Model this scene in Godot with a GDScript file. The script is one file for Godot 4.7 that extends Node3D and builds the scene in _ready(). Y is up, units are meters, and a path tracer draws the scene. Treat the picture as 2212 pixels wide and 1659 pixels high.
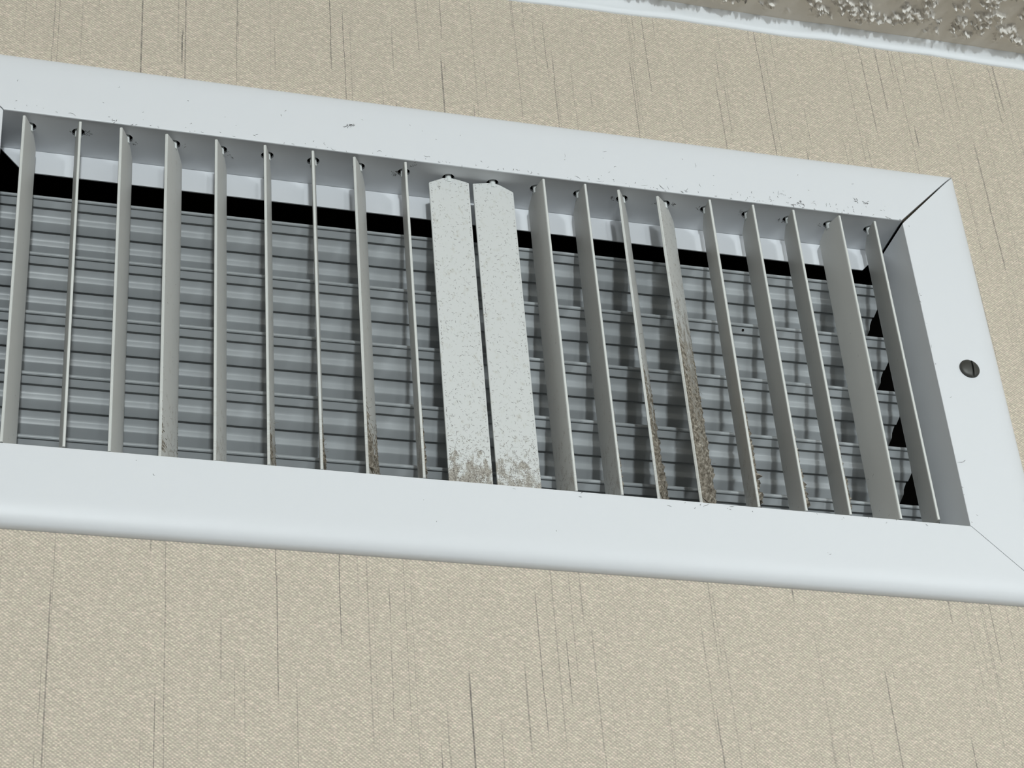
extends Node3D
# A white metal wall register seen from below, on textured wallpaper, close under a popcorn ceiling.
# Lengths in the builders are millimetres, measured from the lower left inner corner of the register's opening; K turns them into metres.

const K := 0.001
const VENT := Vector3(0.0, 2.177, 0.0)      # where that corner stands in the room
const W := 355.6                            # opening
const H := 144.8
const B := 30.0                             # flange width
const FZ := 5.1                             # flange height off the wall
const BACK := -16.0                         # depth of the register box
const CEIL := 251.2                         # ceiling above the opening's lower edge
const PIV0 := 10.1
const PITCH := 17.6
const PIVZ := -2.8
const TURN := [-19.2, -0.4, -20.7, -27.6, -21.8, -17.0, -12.9, -25.4, -9.1, 90.0, 90.0, 4.5, -1.0, -29.1, -40.3, -10.5, -6.0, -8.8, 7.8, -9.5]

var rng := RandomNumberGenerator.new()
var M := {}


func _ready() -> void:
	rng.seed = 20240611
	# ---- camera
	var cam := Camera3D.new()
	cam.name = "camera"
	cam.fov = 19.593
	cam.near = 0.02
	cam.far = 20.0
	cam.basis = Basis(Vector3(0.96179049, -0.07308921, 0.26385036), Vector3(-0.09466647, 0.81548901, 0.57097805), Vector3(-0.2568994, -0.57413905, 0.77741048)).orthonormalized()
	cam.position = VENT + Vector3(-20.395, -413.413, 624.145) * K
	add_child(cam)
	cam.current = true
	# ---- environment: an enclosed room, no sky
	var env := Environment.new()
	env.background_mode = Environment.BG_COLOR
	env.background_color = Color(0.02, 0.02, 0.02)
	env.tonemap_mode = Environment.TONE_MAPPER_LINEAR
	env.tonemap_exposure = 0.53
	env.sdfgi_enabled = true
	env.ssao_enabled = true
	env.ssil_enabled = true
	var we := WorldEnvironment.new()
	we.name = "environment"
	we.environment = env
	add_child(we)
	# ---- lamps: two flush ceiling lamps behind the camera
	materials()
	lamp(Vector3(-0.31, VENT.y + CEIL * K, 3.20), 110.0, 8.4, 0.075, "white pendant lamp hanging far out in front of the vent wall")
	lamp(Vector3(0.02, VENT.y + CEIL * K, 3.60), 110.0, 1.6, 0.075, "white pendant lamp farthest from the vent wall, behind the other two")
	lamp(Vector3(0.78, VENT.y + CEIL * K, 0.95), 30.0, 0.44, 0.11, "white pendant lamp hanging close to the vent, toward the pale side wall")
	# ---- the setting
	room()
	caulk()
	popcorn()
	# ---- the vent
	duct()
	vent()


# ------------------------------------------------------------------ mesh helpers

class Tris:
	var v := PackedVector3Array()
	var uv := PackedVector2Array()

	func tri(a: Vector3, b: Vector3, c: Vector3, ua := Vector2.ZERO, ub := Vector2.ZERO, uc := Vector2.ZERO) -> void:
		v.append_array(PackedVector3Array([a, b, c]))
		uv.append_array(PackedVector2Array([ua, ub, uc]))

	func quad(a: Vector3, b: Vector3, c: Vector3, d: Vector3, ua := Vector2.ZERO, ub := Vector2.ZERO, uc := Vector2.ZERO, ud := Vector2.ZERO) -> void:
		tri(a, b, c, ua, ub, uc)
		tri(a, c, d, ua, uc, ud)

	func box(lo: Vector3, hi: Vector3) -> void:
		var p := []
		for i in 8:
			p.append(Vector3(hi.x if i & 1 else lo.x, hi.y if i & 2 else lo.y, hi.z if i & 4 else lo.z))
		for f in [[0, 2, 3, 1], [4, 5, 7, 6], [0, 1, 5, 4], [2, 6, 7, 3], [0, 4, 6, 2], [1, 3, 7, 5]]:
			quad(p[f[0]], p[f[1]], p[f[2]], p[f[3]])

	# rings of equal length joined into a tube; closed rings; caps as fans
	func loft(rings: Array, capped := true) -> void:
		var n: int = rings[0].size()
		for k in rings.size() - 1:
			for i in n:
				var j := (i + 1) % n
				quad(rings[k][i], rings[k][j], rings[k + 1][j], rings[k + 1][i])
		if capped:
			cap(rings[0], true)
			cap(rings[-1], false)

	func cap(ring: Array, back: bool) -> void:
		# earclip in the ring's own plane
		var o: Vector3 = ring[0]
		var nrm := Vector3.ZERO
		for i in ring.size():
			nrm += (ring[i] - o).cross(ring[(i + 1) % ring.size()] - o)
		nrm = nrm.normalized()
		var ex := nrm.cross(Vector3(0.31, 0.77, 0.55)).normalized()
		var ey := nrm.cross(ex)
		var flat := PackedVector2Array()
		for q in ring:
			flat.append(Vector2((q - o).dot(ex), (q - o).dot(ey)) * 10.0)
		var idx := Geometry2D.triangulate_polygon(flat)
		for t in range(0, idx.size(), 3):
			var a: Vector3 = ring[idx[t]]
			var b: Vector3 = ring[idx[t + 1]]
			var c: Vector3 = ring[idx[t + 2]]
			if ((b - a).cross(c - a).dot(nrm) > 0.0) == back:
				tri(a, c, b)
			else:
				tri(a, b, c)


# Makes the mesh: a closed one is turned outward by its signed volume; normals are smoothed under the crease angle.
func make(t: Tris, crease := 35.0, closed := true, scale := K) -> ArrayMesh:
	var v := t.v
	var n := v.size()
	if closed:
		var vol := 0.0
		for i in range(0, n, 3):
			vol += v[i].dot(v[i + 1].cross(v[i + 2]))
		if vol < 0.0:                      # counter-clockwise seen from outside is wanted here
			for i in range(0, n, 3):
				var s := v[i + 1]
				v[i + 1] = v[i + 2]
				v[i + 2] = s
				var u := t.uv[i + 1]
				t.uv[i + 1] = t.uv[i + 2]
				t.uv[i + 2] = u
	var fn := PackedVector3Array()
	var at := {}
	for i in range(0, n, 3):
		var c := (v[i + 1] - v[i]).cross(v[i + 2] - v[i])
		fn.append(c)
		for k in 3:
			var key := Vector3i((v[i + k] * 2000.0).round())
			if at.has(key):
				at[key].append(i / 3)
			else:
				at[key] = [i / 3]
	var pos := PackedVector3Array()
	var nor := PackedVector3Array()
	var uvs := PackedVector2Array()
	pos.resize(n)
	nor.resize(n)
	uvs.resize(n)
	var lim := cos(deg_to_rad(crease))
	for i in n:
		var f := i / 3
		var own := fn[f].normalized()
		var sum := Vector3.ZERO
		for g in at[Vector3i((v[i] * 2000.0).round())]:
			if fn[g].normalized().dot(own) > lim:
				sum += fn[g]
		# clockwise order for Godot: swap the last two corners
		var to: int = i if i % 3 == 0 else (i + 1 if i % 3 == 1 else i - 1)
		pos[to] = v[i] * scale
		nor[to] = sum.normalized() if sum.length_squared() > 0.0 else own
		uvs[to] = t.uv[i]
	var a := []
	a.resize(Mesh.ARRAY_MAX)
	a[Mesh.ARRAY_VERTEX] = pos
	a[Mesh.ARRAY_NORMAL] = nor
	a[Mesh.ARRAY_TEX_UV] = uvs
	var m := ArrayMesh.new()
	m.add_surface_from_arrays(Mesh.PRIMITIVE_TRIANGLES, a)
	return m


func obj(called: String, mesh: Mesh, mat: Material, parent: Node = self, at := Vector3.ZERO) -> MeshInstance3D:
	var o := MeshInstance3D.new()
	o.name = called
	o.mesh = mesh
	o.material_override = null
	for s in mesh.get_surface_count():
		o.set_surface_override_material(s, mat)
	o.position = at
	parent.add_child(o, true)
	return o


func tag(o: Node, label: String, category: String, kind := "", group := "") -> void:
	o.set_meta("label", label)
	o.set_meta("category", category)
	if kind:
		o.set_meta("kind", kind)
	if group:
		o.set_meta("group", group)


# ------------------------------------------------------------------ materials

func paint(c: Color, rough: float, spec := 0.5) -> StandardMaterial3D:
	var m := StandardMaterial3D.new()
	m.albedo_color = c
	m.roughness = rough
	m.metallic_specular = spec
	return m


func materials() -> void:
	M.frame = paint(Color(0.88, 0.89, 0.905), 0.42)
	M.damper = paint(Color(0.655, 0.672, 0.682), 0.36)
	M.strip = paint(Color(0.88, 0.89, 0.905), 0.5)
	M.duct = paint(Color(0.10, 0.09, 0.08), 0.9, 0.2)
	M.screw = paint(Color(0.30, 0.30, 0.29), 0.5)
	M.screw.metallic = 0.55
	M.lint = paint(Color(0.26, 0.24, 0.22), 0.95, 0.1)
	M.fluff = dust_fluff()
	M.bead = paint(Color(0.93, 0.945, 0.96), 0.55)
	M.ceiling = paint(Color(0.92, 0.905, 0.88), 0.95, 0.2)
	M.plain = paint(Color(0.78, 0.775, 0.76), 0.9)
	M.floor = paint(Color(0.36, 0.35, 0.34), 0.9)
	M.dark = paint(Color(0.40, 0.39, 0.38), 0.9)
	M.lampmetal = paint(Color(0.8, 0.8, 0.8), 0.5)
	M.paper = wallpaper()
	M.edge = paint(Color(0.86, 0.875, 0.87), 0.45)
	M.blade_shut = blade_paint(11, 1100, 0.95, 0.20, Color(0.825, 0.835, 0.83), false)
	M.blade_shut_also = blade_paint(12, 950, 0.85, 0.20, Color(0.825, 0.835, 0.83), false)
	M.blade_caked = blade_paint(13, 900, 1.6, 0.95)
	M.blade_dusty = blade_paint(14, 60, 0.5, 0.30)
	M.blade_soiled = blade_paint(15, 90, 0.85, 0.26)
	M.blade_clean = blade_paint(16, 10, 0.06, 0.05)


func dust_fluff() -> StandardMaterial3D:
	var m := paint(Color(0.60, 0.55, 0.48), 1.0, 0.1)
	var n := FastNoiseLite.new()
	n.seed = 5
	n.frequency = 0.06
	n.fractal_octaves = 4
	var t := NoiseTexture2D.new()
	t.width = 256
	t.height = 256
	t.seamless = true
	t.noise = n
	var g := Gradient.new()
	g.colors = PackedColorArray([Color(0.36, 0.335, 0.30), Color(0.53, 0.50, 0.455), Color(0.76, 0.735, 0.69)])
	g.offsets = PackedFloat32Array([0.2, 0.5, 0.8])
	t.color_ramp = g
	m.albedo_color = Color.WHITE
	m.albedo_texture = t
	m.uv1_triplanar = true
	m.uv1_scale = Vector3.ONE * 34.0
	return m


# A squiggle of lint drawn into a picture
func squiggle(im: Image, x: float, y: float, length: float, c: Color, strength: float) -> void:
	var a := rng.randf() * TAU
	var bend := rng.randf_range(-0.5, 0.5)
	var w := im.get_width()
	var h := im.get_height()
	for k in int(length):
		var px := int(x)
		var py := int(y)
		if px > 3 and py >= 0 and px < w - 4 and py < h:
			im.set_pixel(px, py, im.get_pixel(px, py).lerp(c, strength))
		x += cos(a)
		y += sin(a)
		a += bend * 0.35
		bend = clampf(bend + rng.randf_range(-0.4, 0.4), -0.9, 0.9)


# White blade paint with lint specks and brown dust that thickens towards the lower end (v = 1)
func blade_paint(s: int, specks: int, soil: float, high: float, base := Color(0.77, 0.77, 0.76), worn_edge := true) -> StandardMaterial3D:
	var w := 128
	var h := 1024
	var im := Image.create(w, h, false, Image.FORMAT_RGB8)
	var n := FastNoiseLite.new()
	n.seed = s
	n.frequency = 0.028
	n.fractal_octaves = 4
	n.fractal_gain = 0.6
	var fine := FastNoiseLite.new()
	fine.seed = s + 50
	fine.frequency = 0.24
	fine.fractal_octaves = 2
	for y in h:
		var v := float(y) / h
		var grow := smoothstep(1.0 - high, 1.0, v)
		for x in w:
			var f := n.get_noise_2d(x * 1.1, y * 0.7)
			var g := fine.get_noise_2d(x, y)
			var c := base
			c = c.lerp(Color(0.70, 0.675, 0.63), clampf((f - 0.25) * 0.8 * minf(soil, 1.0), 0.0, 0.25))
			var amount := clampf((f * 1.15 + g * 0.45 + grow * 1.5 * soil - 0.72) * 2.6, 0.0, 1.0) * minf(1.0, soil)
			c = c.lerp(Color(0.68, 0.655, 0.61).lerp(Color(0.48, 0.455, 0.42), clampf(0.5 + g * 1.6, 0.0, 1.0)), amount * 0.85)
			im.set_pixel(x, y, c if not worn_edge or (x > 3 and x < w - 4) else Color(0.87, 0.88, 0.87).lerp(c, 0.25))
	rng.seed = s * 77
	for k in specks:
		var v := 1.0 - pow(rng.randf(), 1.35)
		squiggle(im, rng.randf_range(7, w - 8), v * h, rng.randf_range(2.0, 9.0), Color(0.27, 0.255, 0.25), 0.12 + 0.75 * pow(rng.randf(), 2.2))
	for k in int(specks * 0.45):
		squiggle(im, rng.randf_range(7, w - 8), (1.0 - 0.22 * rng.randf() * rng.randf()) * h, rng.randf_range(4.0, 13.0), Color(0.33, 0.30, 0.27), rng.randf_range(0.3, 0.9))
	for k in int(specks * 0.2):
		squiggle(im, 6.0 if k % 2 else w - 7.0, rng.randf() * h, rng.randf_range(2.0, 7.0), Color(0.27, 0.25, 0.24), rng.randf_range(0.3, 0.9))
	var m := paint(Color.WHITE, 0.5)
	m.albedo_texture = ImageTexture.create_from_image(im)
	return m


func wallpaper() -> StandardMaterial3D:
	# the weave: thread knots in a diamond lattice, 20 x 24 cells with one more in each middle; a tile is 29.5 mm a side
	rng.seed = 4
	var s := 720
	var mm := s / 36.0
	var relief := PackedFloat32Array()
	relief.resize(s * s)
	var hue := PackedFloat32Array()
	hue.resize(s * s)
	for i in 40:
		for j in 24:
			var cx := (i * 0.9 + rng.randf_range(-0.10, 0.10)) * mm
			var cy := fposmod(j * 1.5 + (i % 2) * 0.75 + rng.randf_range(-0.10, 0.10), 36.0) * mm
			var rx := rng.randf_range(0.32, 0.48) * mm
			var ry := rng.randf_range(0.22, 0.32) * mm
			var amp := rng.randf_range(0.50, 1.0)
			var tint := rng.randf_range(-1.0, 1.0)
			var r := int(1.1 * mm)
			for dy in range(-r, r + 1):
				for dx in range(-r, r + 1):
					var u := (dx * 0.98 + dy * 0.2) / rx
					var w := (-dx * 0.2 + dy * 0.98) / ry
					var e := exp(-0.5 * (u * u + w * w)) * amp
					if e > 0.01:
						var at := posmod(int(cy) + dy, s) * s + posmod(int(cx) + dx, s)
						relief[at] += e
						hue[at] += e * tint
	var col := PackedByteArray()
	col.resize(s * s * 3)
	var hgt := PackedByteArray()
	hgt.resize(s * s * 3)
	for k in s * s:
		var e := clampf(relief[k], 0.0, 1.0)
		var t := hue[k]
		var l := lerpf(0.76, 1.10, e)
		col[k * 3] = int(clampf((0.880 + 0.018 * t) * l, 0, 1) * 255)
		col[k * 3 + 1] = int(clampf((0.832 - 0.006 * t) * l, 0, 1) * 255)
		col[k * 3 + 2] = int(clampf((0.760 + 0.010 * t) * l, 0, 1) * 255)
		var q := int(e * 255)
		hgt[k * 3] = q
		hgt[k * 3 + 1] = q
		hgt[k * 3 + 2] = q
	var m := StandardMaterial3D.new()
	m.roughness = 0.55
	m.metallic_specular = 0.45
	m.albedo_texture = ImageTexture.create_from_image(Image.create_from_data(s, s, false, Image.FORMAT_RGB8, col))
	m.heightmap_enabled = true
	m.heightmap_scale = 0.022
	m.heightmap_texture = ImageTexture.create_from_image(Image.create_from_data(s, s, false, Image.FORMAT_RGB8, hgt))
	# slubs: long thin darker warp threads, 512 mm a side, over the weave
	var big := 2048
	var im := Image.create(big, big, false, Image.FORMAT_RGB8)
	im.fill(Color.WHITE)
	var wide := FastNoiseLite.new()
	wide.seed = 9
	wide.frequency = 0.012
	for k in 900:
		var x := rng.randf() * big
		# threads gather in bundles
		if wide.get_noise_1d(x) < rng.randf_range(-0.5, 0.35):
			continue
		var y := rng.randf() * big
		var length := rng.randf_range(40, 150) if rng.randf() < 0.5 else rng.randf_range(150, 520)
		var dark := rng.randf_range(0.74, 0.93)
		if rng.randf() < 0.16:
			dark = rng.randf_range(0.56, 0.70)
		var thick := 2 if rng.randf() < 0.25 else 1
		var drift := rng.randf_range(-0.006, 0.006)
		for d in int(length):
			var fade := minf(1.0, minf(d, length - d) / 30.0) * (0.8 + 0.2 * sin(d * 0.23 + k))
			var g := lerpf(1.0, dark, fade)
			var px := posmod(int(x + d * drift), big)
			var py := posmod(int(y) + d, big)
			for q in thick:
				var c := im.get_pixel((px + q) % big, py)
				im.set_pixel((px + q) % big, py, Color(c.r * g, c.g * g, c.b * lerpf(1.0, g, 0.95)))
	m.detail_enabled = true
	m.detail_blend_mode = BaseMaterial3D.BLEND_MODE_MUL
	m.detail_uv_layer = BaseMaterial3D.DETAIL_UV_2
	m.detail_albedo = ImageTexture.create_from_image(im)
	return m


# ------------------------------------------------------------------ room

func lamp(at: Vector3, drop: float, energy: float, size: float, label: String) -> void:
	var o := Node3D.new()
	o.name = "pendant_lamp"
	add_child(o, true)
	o.position = at
	tag(o, label, "lamp")
	var t := Tris.new()
	t.loft([ring(60.0, 0.5, 32), ring(60.0, -14.0, 32), ring(48.0, -22.0, 32)])
	obj("ceiling_rose", make(t), M.lampmetal, o)
	var rod := Tris.new()
	rod.loft([ring(6.0, -20.0, 16), ring(6.0, -drop + 2.0, 16)])
	obj("rod", make(rod), M.lampmetal, o)
	var g := Tris.new()
	var dome := []
	for r in [[20.0, 0.0], [70.0, -6.0], [110.0, -18.0], [128.0, -34.0], [130.0, -46.0], [120.0, -58.0], [90.0, -68.0], [40.0, -73.0], [4.0, -74.0]]:
		dome.append(ring(r[0], -drop + r[1], 40))
	g.loft(dome)
	var gm := paint(Color(0.95, 0.95, 0.95), 0.5)
	gm.emission_enabled = true
	gm.emission = Color(1.0, 0.985, 0.96)
	gm.emission_energy_multiplier = 2.0
	obj("glass_shade", make(g), gm, o)
	var l := OmniLight3D.new()
	l.name = "bulb"
	l.position = Vector3(0, -(drop + 74.0) * K - size - 0.004, 0)
	l.light_color = Color(0.955, 0.987, 0.995)
	l.light_energy = energy
	l.light_size = size
	l.omni_range = 12.0
	l.omni_attenuation = 2.0
	l.shadow_enabled = true
	o.add_child(l, true)


func ring(r: float, y: float, n: int) -> Array:
	var a := []
	for i in n:
		a.append(Vector3(r * cos(TAU * i / n), y, r * sin(TAU * i / n)))
	return a


func room() -> void:
	var x0 := -1900.0
	var x1 := 2300.0
	var z1 := 4200.0
	var yb := -VENT.y / K              # floor
	# the papered wall with the opening for the duct
	var t := Tris.new()
	t.box(Vector3(x0, yb, -100), Vector3(-4, CEIL, 0))
	t.box(Vector3(W + 4, yb, -100), Vector3(x1, CEIL, 0))
	t.box(Vector3(-4, yb, -100), Vector3(W + 4, -4, 0))
	t.box(Vector3(-4, H + 4, -100), Vector3(W + 4, CEIL, 0))
	var me := make(t, 10.0)
	var a := me.surface_get_arrays(0)
	var pos: PackedVector3Array = a[Mesh.ARRAY_VERTEX]
	var u1 := PackedVector2Array()
	var u2 := PackedVector2Array()
	for q in pos:
		u1.append(Vector2(q.x, -q.y) / 0.0295)
		u2.append(Vector2(q.x + 0.03, -q.y + 0.02) / 0.512)
	a[Mesh.ARRAY_TEX_UV] = u1
	a[Mesh.ARRAY_TEX_UV2] = u2
	var wm := ArrayMesh.new()
	wm.add_surface_from_arrays(Mesh.PRIMITIVE_TRIANGLES, a)
	var wall := obj("wall_back", wm, M.paper, self, VENT)
	tag(wall, "wall with beige woven-look wallpaper behind the vent", "wall", "structure")
	for w in [["wall_left", Vector3(x0 - 100, yb, -100), Vector3(x0, CEIL, z1 + 100), "plain dull side wall to the left of the vent wall"], ["wall_right", Vector3(x1, yb, -100), Vector3(x1 + 100, CEIL, z1 + 100), "plain pale side wall to the right of the vent wall"], ["wall_front", Vector3(x0, yb, z1), Vector3(x1, CEIL, z1 + 100), "plain dull wall facing the vent wall"]]:
		var b := Tris.new()
		b.box(w[1], w[2])
		tag(obj(w[0], make(b, 10.0), M.plain if w[0] == "wall_right" else M.dark, self, VENT), w[3], "wall", "structure")
	var f := Tris.new()
	f.box(Vector3(x0 - 100, yb - 100, -100), Vector3(x1 + 100, yb, z1 + 100))
	tag(obj("floor", make(f, 10.0), M.floor, self, VENT), "plain dark floor of the room below the vent", "floor", "structure")
	var c := Tris.new()
	c.box(Vector3(x0 - 100, CEIL, -100), Vector3(x1 + 100, CEIL + 100, z1 + 100))
	var ceil := obj("ceiling", make(c, 10.0), M.ceiling, self, VENT)
	tag(ceil, "off-white ceiling with rough popcorn texture above the vent", "ceiling", "structure")
	M.ceil = ceil


# the wavy bead of white caulk where the wall meets the ceiling
func caulk() -> void:
	var n := FastNoiseLite.new()
	n.seed = 3
	n.frequency = 0.012
	var t := Tris.new()
	var rings := []
	var x := -1890.0
	while x <= 2290.0:
		var w := n.get_noise_1d(x) * 1.6
		var low := 246.3 + w - 3.4 * clampf((290.0 - x) / 90.0, 0.0, 1.0)
		var sec := []
		for q in [[low - 0.2, -0.5], [low, 0.4], [low + 0.4, 0.9], [low + 1.3, 1.3], [low + 2.1, 1.7], [low + 2.9, 2.6], [250.0, 3.8 + w * 0.3], [250.8, 4.9 + w * 0.4], [252.0, 5.6 + w * 0.4], [252.0, -0.5]]:
			sec.append(Vector3(x, q[0], q[1]))
		rings.append(sec)
		x += 6.0 if x > -200.0 and x < 700.0 else 60.0
	t.loft(rings)
	tag(obj("trim_1", make(t, 60.0), M.bead, self, VENT), "bead of white caulk along the joint of wall and ceiling", "caulk", "structure")


# crumbly lumps of the popcorn ceiling, as relief hanging off the slab
func popcorn() -> void:
	var a := FastNoiseLite.new()
	a.seed = 21
	a.frequency = 0.075
	a.fractal_octaves = 2
	var b := FastNoiseLite.new()
	b.seed = 22
	b.frequency = 0.32
	b.fractal_octaves = 3
	b.fractal_gain = 0.5
	var wob := FastNoiseLite.new()
	wob.seed = 23
	wob.frequency = 0.4
	var nx := 1300
	var nz := 290
	var x0 := -70.0
	var dx := 0.6
	var z0 := 5.0
	var dz := 0.48
	var pos := PackedVector3Array()
	pos.resize(nx * nz)
	for j in nz:
		for i in nx:
			var x := x0 + i * dx
			var z := z0 + j * dz
			var f := a.get_noise_2d(x, z * 1.15)
			var g := b.get_noise_2d(x, z)
			var fade := smoothstep(6.0, 13.0, z - 3.0 * wob.get_noise_1d(x))
			var up := smoothstep(0.03, 0.28, f + 0.45 * g) * fade
			var h := up * (1.7 + 2.2 * g) + 0.10 * g + 0.1
			h *= fade
			if i == 0 or j == 0 or i == nx - 1 or j == nz - 1:
				h = -0.5
			pos[j * nx + i] = Vector3(x + 0.5 * wob.get_noise_2d(x, z) * up, CEIL - 0.05 - h, z + 0.5 * wob.get_noise_2d(z + 300.0, x) * up) * K
	var nor := PackedVector3Array()
	nor.resize(nx * nz)
	for j in nz:
		for i in nx:
			var l := pos[j * nx + maxi(i - 1, 0)]
			var r := pos[j * nx + mini(i + 1, nx - 1)]
			var d := pos[maxi(j - 1, 0) * nx + i]
			var u := pos[mini(j + 1, nz - 1) * nx + i]
			nor[j * nx + i] = (r - l).cross(u - d).normalized()
	var idx := PackedInt32Array()
	idx.resize((nx - 1) * (nz - 1) * 6)
	var k := 0
	for j in nz - 1:
		for i in nx - 1:
			var p := j * nx + i
			for q in [p, p + nx, p + 1, p + 1, p + nx, p + nx + 1]:
				idx[k] = q
				k += 1
	var arr := []
	arr.resize(Mesh.ARRAY_MAX)
	arr[Mesh.ARRAY_VERTEX] = pos
	arr[Mesh.ARRAY_NORMAL] = nor
	arr[Mesh.ARRAY_INDEX] = idx
	var m := ArrayMesh.new()
	m.add_surface_from_arrays(Mesh.PRIMITIVE_TRIANGLES, arr)
	var o := obj("popcorn_texture", m, M.ceiling, M.ceil)
	o.set_meta("kind", "stuff")


func duct() -> void:
	var t := Tris.new()
	var d := -230.0
	var x0 := -3.5
	var x1 := W + 3.5
	var y0 := -3.5
	var y1 := H + 3.5
	t.box(Vector3(x0 - 1, y0 - 1, d), Vector3(x0, y1 + 1, -1))
	t.box(Vector3(x1, y0 - 1, d), Vector3(x1 + 1, y1 + 1, -1))
	t.box(Vector3(x0, y0 - 1, d), Vector3(x1, y0, -1))
	t.box(Vector3(x0, y1, d), Vector3(x1, y1 + 1, -1))
	t.box(Vector3(x0 - 1, y0 - 1, d - 1), Vector3(x1 + 1, y1 + 1, d))
	tag(obj("duct_sleeve", make(t, 10.0), M.duct, self, VENT), "dark sooty duct seen through the black gap behind the vent blades", "duct")


# ------------------------------------------------------------------ the vent

func vent() -> void:
	var v := Node3D.new()
	v.name = "wall_vent"
	add_child(v)
	v.position = VENT
	tag(v, "white metal wall vent with twenty upright louvre blades and a slotted screw", "vent")
	frame(v)
	back_strips(v)
	damper(v)
	blades(v)
	screw(v)


# Section of the frame: offset outward from the opening, height off the wall. The inner wall is left to its own faces.
func section() -> Array:
	var s := [[0.0, BACK], [0.0, 4.55], [0.12, 4.9], [0.5, FZ], [6.0, FZ], [12.0, FZ], [19.5, FZ]]
	for k in range(1, 8):
		var a := k / 7.0 * PI / 2
		s.append([19.5 + (B - 19.5) * sin(a), 0.45 + (FZ - 0.45) * pow(cos(a), 0.85)])
	s.append_array([[B, 0.0], [B - 1.2, 0.0], [B - 1.6, 0.6], [19.5, FZ - 1.3], [1.2, FZ - 1.3], [1.2, BACK]])
	return s


# side: 0 bottom, 1 right, 2 top, 3 left. A point of the frame from (along, offset, height).
func on_side(side: int, along: float, off: float, z: float) -> Vector3:
	match side:
		0: return Vector3(along, -off, z)
		1: return Vector3(W + off, along, z)
		2: return Vector3(along, H + off, z)
	return Vector3(-off, along, z)


func frame(v: Node3D) -> void:
	for side in 4:
		var length: float = W if side % 2 == 0 else H
		# mitre gaps at the low and the high end: inner, outer
		var g0 := [0.12, 0.12]
		var g1 := [0.12, 0.12]
		if side == 1:
			g1 = [1.7, 0.35]
			g0 = [0.25, 0.2]
		if side == 3:
			g1 = [0.6, 0.3]
		var sec := section()
		var t := Tris.new()
		var rings := []
		var steps := 24
		for k in steps + 1:
			var u := float(k) / steps
			var r := []
			for s in sec:
				var o: float = s[0]
				var m := clampf(o / B, 0.0, 1.0)
				var lo := -o + lerpf(g0[0], g0[1], m)
				var hi := length + o - lerpf(g1[0], g1[1], m)
				var sag := 0.0
				if side % 2 == 0:
					sag = -0.32 * (1.0 - pow(2.0 * u - 1.0, 2.0)) * clampf((s[1] - BACK) / 10.0, 0.0, 1.0)
				r.append(on_side(side, lerpf(lo, hi, u), o + sag, s[1]))
			rings.append(r)
		if side == 2:
			# the inner wall of the top rail is a sheet with a round hole for each pin
			loft_open(t, rings, 0)
			t.cap(rings[0], true)
			t.cap(rings[-1], false)
			pierced(t)
		else:
			t.loft(rings)
		var o := obj("frame_rail", make(t, 30.0), M.frame, v)
		lint_on_rail(o, side)


func loft_open(t: Tris, rings: Array, skip: int) -> void:
	var n: int = rings[0].size()
	for k in rings.size() - 1:
		for i in n:
			if i != skip and i != n - 2:
				var j := (i + 1) % n
				t.quad(rings[k][i], rings[k][j], rings[k + 1][j], rings[k + 1][i])


func pierced(t: Tris) -> void:
	# lower face at y = H and upper face at y = H + 1.2, with holes of 2.4 mm
	var n := 20
	var zb := BACK
	for face in 2:
		var y := H if face == 0 else H + 1.2
		var zf: float = 4.55 if face == 0 else FZ - 1.3
		for i in 20:
			var cx := PIV0 + PITCH * i
			var xa := cx - PITCH / 2 if i else 0.1
			var xb := cx + PITCH / 2 if i < 19 else W - 0.1
			var outer := []
			var inner := []
			for k in n:
				var a := TAU * k / n
				var d := Vector2(cos(a), sin(a))
				var sx := (xb - cx if d.x > 0 else cx - xa) / maxf(absf(d.x), 1e-6)
				var sz := (zf - PIVZ if d.y > 0 else PIVZ - zb) / maxf(absf(d.y), 1e-6)
				var s := minf(sx, sz)
				outer.append(Vector3(cx + d.x * s, y, PIVZ + d.y * s))
				inner.append(Vector3(cx + d.x * 2.4, y, PIVZ + d.y * 2.4))
			var corners := [Vector3(xb, y, zf), Vector3(xa, y, zf), Vector3(xa, y, zb), Vector3(xb, y, zb)]
			for k in n:
				var j := (k + 1) % n
				var q := [outer[k], outer[j], inner[j], inner[k]]
				if face == 0:
					t.quad(q[0], q[1], q[2], q[3])
				else:
					t.quad(q[3], q[2], q[1], q[0])
				if face == 0:
					var up := Vector3(0, 1.2, 0)
					t.quad(inner[j], inner[j] + up, inner[k] + up, inner[k])
				# fill the cell's corner where the border turns
				var pa: Vector3 = outer[k]
				var pb: Vector3 = outer[j]
				if not (is_equal_approx(pa.x, pb.x) or is_equal_approx(pa.z, pb.z)):
					for c in corners:
						if (is_equal_approx(c.x, pa.x) and is_equal_approx(c.z, pb.z)) or (is_equal_approx(c.z, pa.z) and is_equal_approx(c.x, pb.x)):
							if face == 0:
								t.tri(pa, c, pb)
							else:
								t.tri(pb, c, pa)


# tiny fibres of lint, each a bent three-sided strand
func strand(t: Tris, at: Vector3, ex: Vector3, ey: Vector3, length: float, r: float) -> void:
	var up := ex.cross(ey).normalized()
	var a := rng.randf() * TAU
	var bend := rng.randf_range(-1.2, 1.2)
	var rings := []
	var p := at
	var n := 5
	for k in n:
		var d := ex * cos(a) + ey * sin(a)
		var s := up.cross(d)
		var w := r * (1.0 - 0.7 * absf(2.0 * k / (n - 1) - 1.0))
		rings.append([p + s * w, p - s * w, p + up * w * 1.4])
		p += d * length / (n - 1) + up * rng.randf_range(-0.02, 0.05)
		a += bend * 0.6
		bend += rng.randf_range(-0.5, 0.5)
	t.loft(rings)


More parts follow.
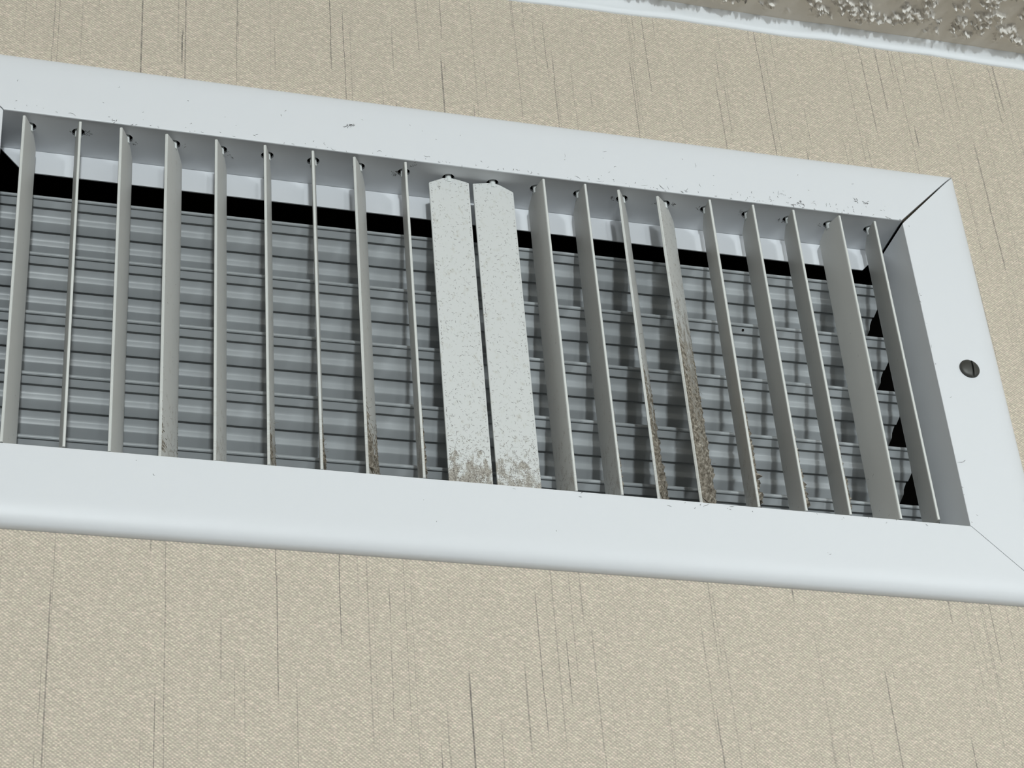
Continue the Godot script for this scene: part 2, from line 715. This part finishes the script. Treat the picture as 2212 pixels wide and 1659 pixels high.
func lint_on_rail(rail: MeshInstance3D, side: int) -> void:
	rng.seed = 100 + side
	var t := Tris.new()
	var count: int = [26, 14, 190, 10][side]
	var length: float = W if side % 2 == 0 else H
	for k in count:
		var along := rng.randf() * length
		if side == 0 and k > 8:
			along = rng.randf_range(200, 345)
		var off := rng.randf() * 18.0
		if (side == 2 and k > 40) or (side == 0 and k > 6) or side == 1:
			off = 0.4 + 4.0 * pow(rng.randf(), 3.0)
		if side == 2 and k > 150:
			along = rng.randf_range(250, 352)
			off = 0.5 + 6.0 * pow(rng.randf(), 1.7)
		var size := rng.randf_range(0.35, 1.3) if rng.randf() < 0.85 else rng.randf_range(1.3, 3.4)
		strand(t, on_side(side, along, off, FZ + 0.03), Vector3.RIGHT, Vector3.UP, size, rng.randf_range(0.04, 0.09))
	if side == 2:
		# little crumbs on the edge, left of the right-hand corner
		for spot in [[309.0, 1.2], [311.5, 2.0], [313.0, 1.0], [341.0, 6.5], [337.0, 7.5], [128.0, 13.5], [127.2, 12.6], [129.3, 13.8]]:
			for k in 4:
				strand(t, on_side(2, spot[0] + rng.randf_range(-0.6, 0.6), spot[1] + rng.randf_range(-0.6, 0.6), FZ + 0.03), Vector3.RIGHT, Vector3.UP, rng.randf_range(0.8, 2.0), 0.11)
		# grime at the pin holes, on the underside of the top wall
		for spot in [[1, 3.4, -2.5, 16], [1, -2.6, -3.0, 5], [2, 3.2, -4.0, 8], [3, 3.2, -3.0, 8], [4, 3.4, -4.5, 7], [8, -3.4, -3.6, 26], [8, 3.5, 2.6, 12], [13, -4.0, -3.5, 9], [14, 3.4, -2.0, 14], [14, -4.0, -3.0, 7], [15, -3.4, -3.0, 9], [16, -3.2, -1.6, 12], [17, -3.2, -4.0, 9], [18, -3.2, -3.2, 9]]:
			for k in int(spot[3]):
				strand(t, Vector3(PIV0 + PITCH * spot[0] + spot[1] + rng.randf_range(-1.0, 1.0), H - 0.03, spot[2] + rng.randf_range(-1.4, 1.4)), Vector3.RIGHT, Vector3.FORWARD, rng.randf_range(0.5, 1.5), rng.randf_range(0.05, 0.16))
	var o := obj("lint", make(t, 40.0), M.lint, rail)
	o.set_meta("kind", "stuff")


# the flange at the back of the box, cut off at a slant at its ends
func back_strips(v: Node3D) -> void:
	for top in [true, false]:
		var t := Tris.new()
		var front := []
		for q in ([[0.3, H - 0.1], [9.6, 134.0], [345.2, 134.0], [W - 0.3, H - 0.1]] if top else [[0.3, 0.1], [9.6, 9.0], [346.0, 9.0], [W - 0.3, 0.1]]):
			front.append(Vector3(q[0], q[1], BACK + 0.2))
		var back := []
		for q in front:
			back.append(q - Vector3(0, 0, 0.5))
		t.loft([front, back])
		obj("back_flange", make(t, 20.0), M.strip, v)


# Five horizontal damper blades behind the louvres: a hemmed lip and two pressed ribs, leaning back from the lip.
func damper(v: Node3D) -> void:
	var p := [[0.0, -0.3], [-0.25, 0.1], [-0.1, 0.5], [0.3, 0.75], [0.75, 0.7], [1.0, 0.35], [1.3, 0.12], [3.75, 0.1], [3.95, 0.0], [4.1, -0.8], [4.4, -0.95], [6.6, -0.9], [7.4, -0.74], [7.8, -0.45], [9.0, 0.48], [9.5, 0.58], [10.0, 0.48], [12.5, 0.15], [12.75, 0.0], [12.9, -0.8], [13.2, -0.95], [15.2, -0.9], [16.2, -0.74], [16.6, -0.45], [17.8, 0.48], [18.3, 0.58], [18.9, 0.45], [24.0, -0.1], [30.0, -0.6]]
	var lean := deg_to_rad(43.0)
	for k in 5:
		var top := 124.9 - 26.5 * k
		var sec := []
		for q in p:
			sec.append(q)
		for i in range(p.size() - 1, -1, -1):
			sec.append([p[i][0], p[i][1] - 0.85])
		var rings := []
		for x in [1.5, 2.0, 175.0, 350.2, 350.7]:
			var r := []
			for q in sec:
				var s: float = q[0]
				var n: float = q[1]
				var xe: float = x + (2.0 - 2.3 * clampf((s - 9.5) / 10.0, 0.0, 1.6) if x > 300.0 else 0.0)
				r.append(Vector3(xe, top + 3.2 * x / W - s * cos(lean) - n * sin(lean), -18.0 - s * sin(lean) + n * cos(lean)))
			rings.append(r)
		var t := Tris.new()
		t.loft(rings)
		var blade := obj("damper_blade", make(t, 32.0), M.damper, v)
		if k == 1:
			var hole := Tris.new()
			var ends := []
			for d in [0.05, 0.22]:
				var r := []
				for i in 14:
					var q := Vector2(2.3 + 0.5 * cos(TAU * i / 14), d)
					r.append(Vector3(289.5 + 0.5 * sin(TAU * i / 14), top + 2.5 - q.x * cos(lean) - q.y * sin(lean), -18.0 - q.x * sin(lean) + q.y * cos(lean)))
				ends.append(r)
			hole.loft(ends)
			obj("drill_hole", make(hole, 40.0), M.duct, blade)


# One louvre blade about its own axis: a thin lens section, shoulders cut back at both ends.
func blade_mesh() -> ArrayMesh:
	var t := Tris.new()
	var half := 8.2
	var outline := []
	# section: x = thickness, z = across (front is +z)
	var sec := []
	var zs := [8.2, 8.0, 7.4, 5.5, 2.5, 0.0, -2.5, -5.5, -7.4, -8.0, -8.2]
	var ts := [0.34, 0.50, 0.56, 0.66, 0.78, 0.82, 0.78, 0.66, 0.56, 0.50, 0.34]
	for i in zs.size():
		sec.append(Vector2(ts[i], zs[i]))
	for i in range(zs.size() - 1, -1, -1):
		sec.append(Vector2(-ts[i], zs[i]))
	var n := sec.size()
	var rows := 15
	for k in rows:
		var u := float(k) / (rows - 1)
		var r := []
		for q in sec:
			var cut := 0.7 + (1.1 if q.y > 0.0 else 3.3) * clampf((absf(q.y) - 1.6) / 6.6, 0.0, 1.0)
			var low := 0.12 + 0.02 * absf(q.y)
			r.append(Vector3(q.x, lerpf(low, H - cut, u), q.y))
		outline.append(r)
	for k in rows - 1:
		for i in n:
			var j := (i + 1) % n
			var a: Vector3 = outline[k][i]
			var b: Vector3 = outline[k][j]
			var c: Vector3 = outline[k + 1][j]
			var d: Vector3 = outline[k + 1][i]
			t.quad(a, b, c, d, buv(a, half), buv(b, half), buv(c, half), buv(d, half))
	for e in 2:
		var r: Array = outline[0] if e == 0 else outline[-1]
		# the cap follows the shoulders: strips across the section
		var m := zs.size()
		for i in m - 1:
			var a: Vector3 = r[i]
			var b: Vector3 = r[i + 1]
			var c: Vector3 = r[n - 2 - i]
			var d: Vector3 = r[n - 1 - i]
			if e == 0:
				t.quad(a, d, c, b, buv(a, half), buv(d, half), buv(c, half), buv(b, half))
			else:
				t.quad(a, b, c, d, buv(a, half), buv(b, half), buv(c, half), buv(d, half))
		t.quad(r[0], r[0], r[n - 1], r[n - 1])
	return make(t, 50.0)


func buv(p: Vector3, half: float) -> Vector2:
	return Vector2(clampf((p.z + half) / (2.0 * half), 0.01, 0.99), clampf(1.0 - p.y / H, 0.003, 0.997))


func blades(v: Node3D) -> void:
	var me := blade_mesh()
	var pin := Tris.new()
	pin.loft([disc_at(1.25, -2.1), disc_at(1.25, 2.1)])
	var pin_mesh := make(pin, 40.0)
	for i in 20:
		var mat: Material = M.blade_clean
		if i == 9: mat = M.blade_shut
		elif i == 10: mat = M.blade_shut_also
		elif i == 14: mat = M.blade_caked
		elif i in [5, 6, 7, 8, 13]: mat = M.blade_soiled
		elif i in [3, 4, 11, 12, 15]: mat = M.blade_dusty
		var b := obj("louvre_blade", me, mat, v, Vector3(PIV0 + PITCH * i, 0, PIVZ) * K)
		b.rotation_degrees.y = TURN[i] if absf(TURN[i]) < 80.0 else [90.6, -90.8][i - 9]
		if i == 19:
			b.scale.y = 0.988
			b.position.y = 1.1 * K
		if i == 9 or i == 10:
			b.scale.z = 0.975
			b.set_meta("label", "shut blade lying flat to the front, spotted with lint" if i == 9 else "shut blade lying flat to the front, right of its twin")
		if i == 14:
			b.set_meta("label", "blade caked with grey-brown dust")
		obj("pivot_pin", pin_mesh, M.edge, b, Vector3(0, H - 0.5, 0) * K)
		obj("pivot_pin", pin_mesh, M.edge, b, Vector3(0, 0.5, 0) * K)
		var fluff: float = {6: 0.8, 7: 0.9, 8: 0.9, 11: 0.3, 13: 1.5, 14: 1.5, 15: 1.9, 16: 1.4, 17: 1.2, 12: 0.8, 5: 0.5, 3: 0.25}.get(i, 0.0)
		if fluff > 0.0:
			dust(b, i, fluff)


func disc_at(r: float, y: float) -> Array:
	var a := []
	for i in 12:
		a.append(Vector3(r * cos(TAU * i / 12), y, r * sin(TAU * i / 12)))
	return a


# a ragged crust of dust on the blade's right-hand face, thickest at the lower end
func dust(b: MeshInstance3D, i: int, amount: float) -> void:
	var n := FastNoiseLite.new()
	n.seed = 300 + i
	n.frequency = 0.34
	n.fractal_octaves = 3
	n.fractal_gain = 0.7
	var reach: float = {14: 88.0, 13: 72.0, 15: 74.0, 16: 56.0, 17: 46.0, 12: 52.0, 7: 34.0, 8: 40.0}.get(i, 24.0)
	var t := Tris.new()
	var rings := []
	var rows := 120
	for k in rows + 1:
		var u := float(k) / rows
		var y := 3.4 + reach * u
		var thick := amount * (1.0 - u) * (1.0 - 0.4 * u)
		var r := []
		for q in 9:
			var z := lerpf(-7.9, 7.7, q / 8.0) + 0.5 * n.get_noise_2d(y * 3.0, q * 9.0)
			var g := n.get_noise_2d(y * 1.6, z * 1.3)
			var d: float = thick * (0.22 + 2.3 * maxf(g, 0.0) + 0.4 * maxf(n.get_noise_2d(y * 5.0, z * 4.0 + 60.0), 0.0)) * [0.9, 1.1, 1.1, 1.0, 1.0, 1.1, 1.25, 1.3, 0.8][q]
			r.append(Vector3(0.5 + d, y + 0.5 * g, z))
		r.append(Vector3(0.2, y, 7.4))
		r.append(Vector3(0.2, y, -7.4))
		rings.append(r)
	t.loft(rings)
	# loose fibres standing off the crust
	rng.seed = 500 + i
	for k in int(26 * amount) + (110 if i == 14 else 14):
		var u := pow(rng.randf(), 1.5)
		strand(t, Vector3(0.6 + amount * (1.0 - u) * 0.7, 3.4 + reach * u, rng.randf_range(-8.2, 7.8)), Vector3(0.9, 0.0, -0.45), Vector3.UP, rng.randf_range(0.8, 2.2), 0.07)
	var o := obj("dust", make(t, 50.0), M.fluff, b)
	o.set_meta("kind", "stuff")


func screw(v: Node3D) -> void:
	var s := CSGCombiner3D.new()
	s.name = "screw"
	var head := CSGMesh3D.new()
	head.name = "head"
	var t := Tris.new()
	var rings := []
	for q in [[4.15, -0.4], [4.15, 0.45], [4.0, 0.8], [3.4, 1.2], [2.4, 1.55], [1.2, 1.75], [0.25, 1.8]]:
		var r := []
		for i in 36:
			r.append(Vector3(q[0] * cos(TAU * i / 36), q[0] * sin(TAU * i / 36), q[1]))
		rings.append(r)
	t.loft(rings)
	head.mesh = make(t, 40.0)
	head.material = M.screw
	s.add_child(head)
	var slot := CSGBox3D.new()
	slot.name = "slot"
	slot.operation = CSGShape3D.OPERATION_SUBTRACTION
	slot.size = Vector3(0.9, 9.6, 2.4) * K
	slot.position = Vector3(0.7, 0, 1.75) * K
	slot.rotation_degrees.z = -2.0
	slot.material = M.screw
	s.add_child(slot)
	v.add_child(s, true)
	s.position = Vector3(370.3, 72.4, FZ) * K
	s.set_meta("label", "dark slotted screw head")
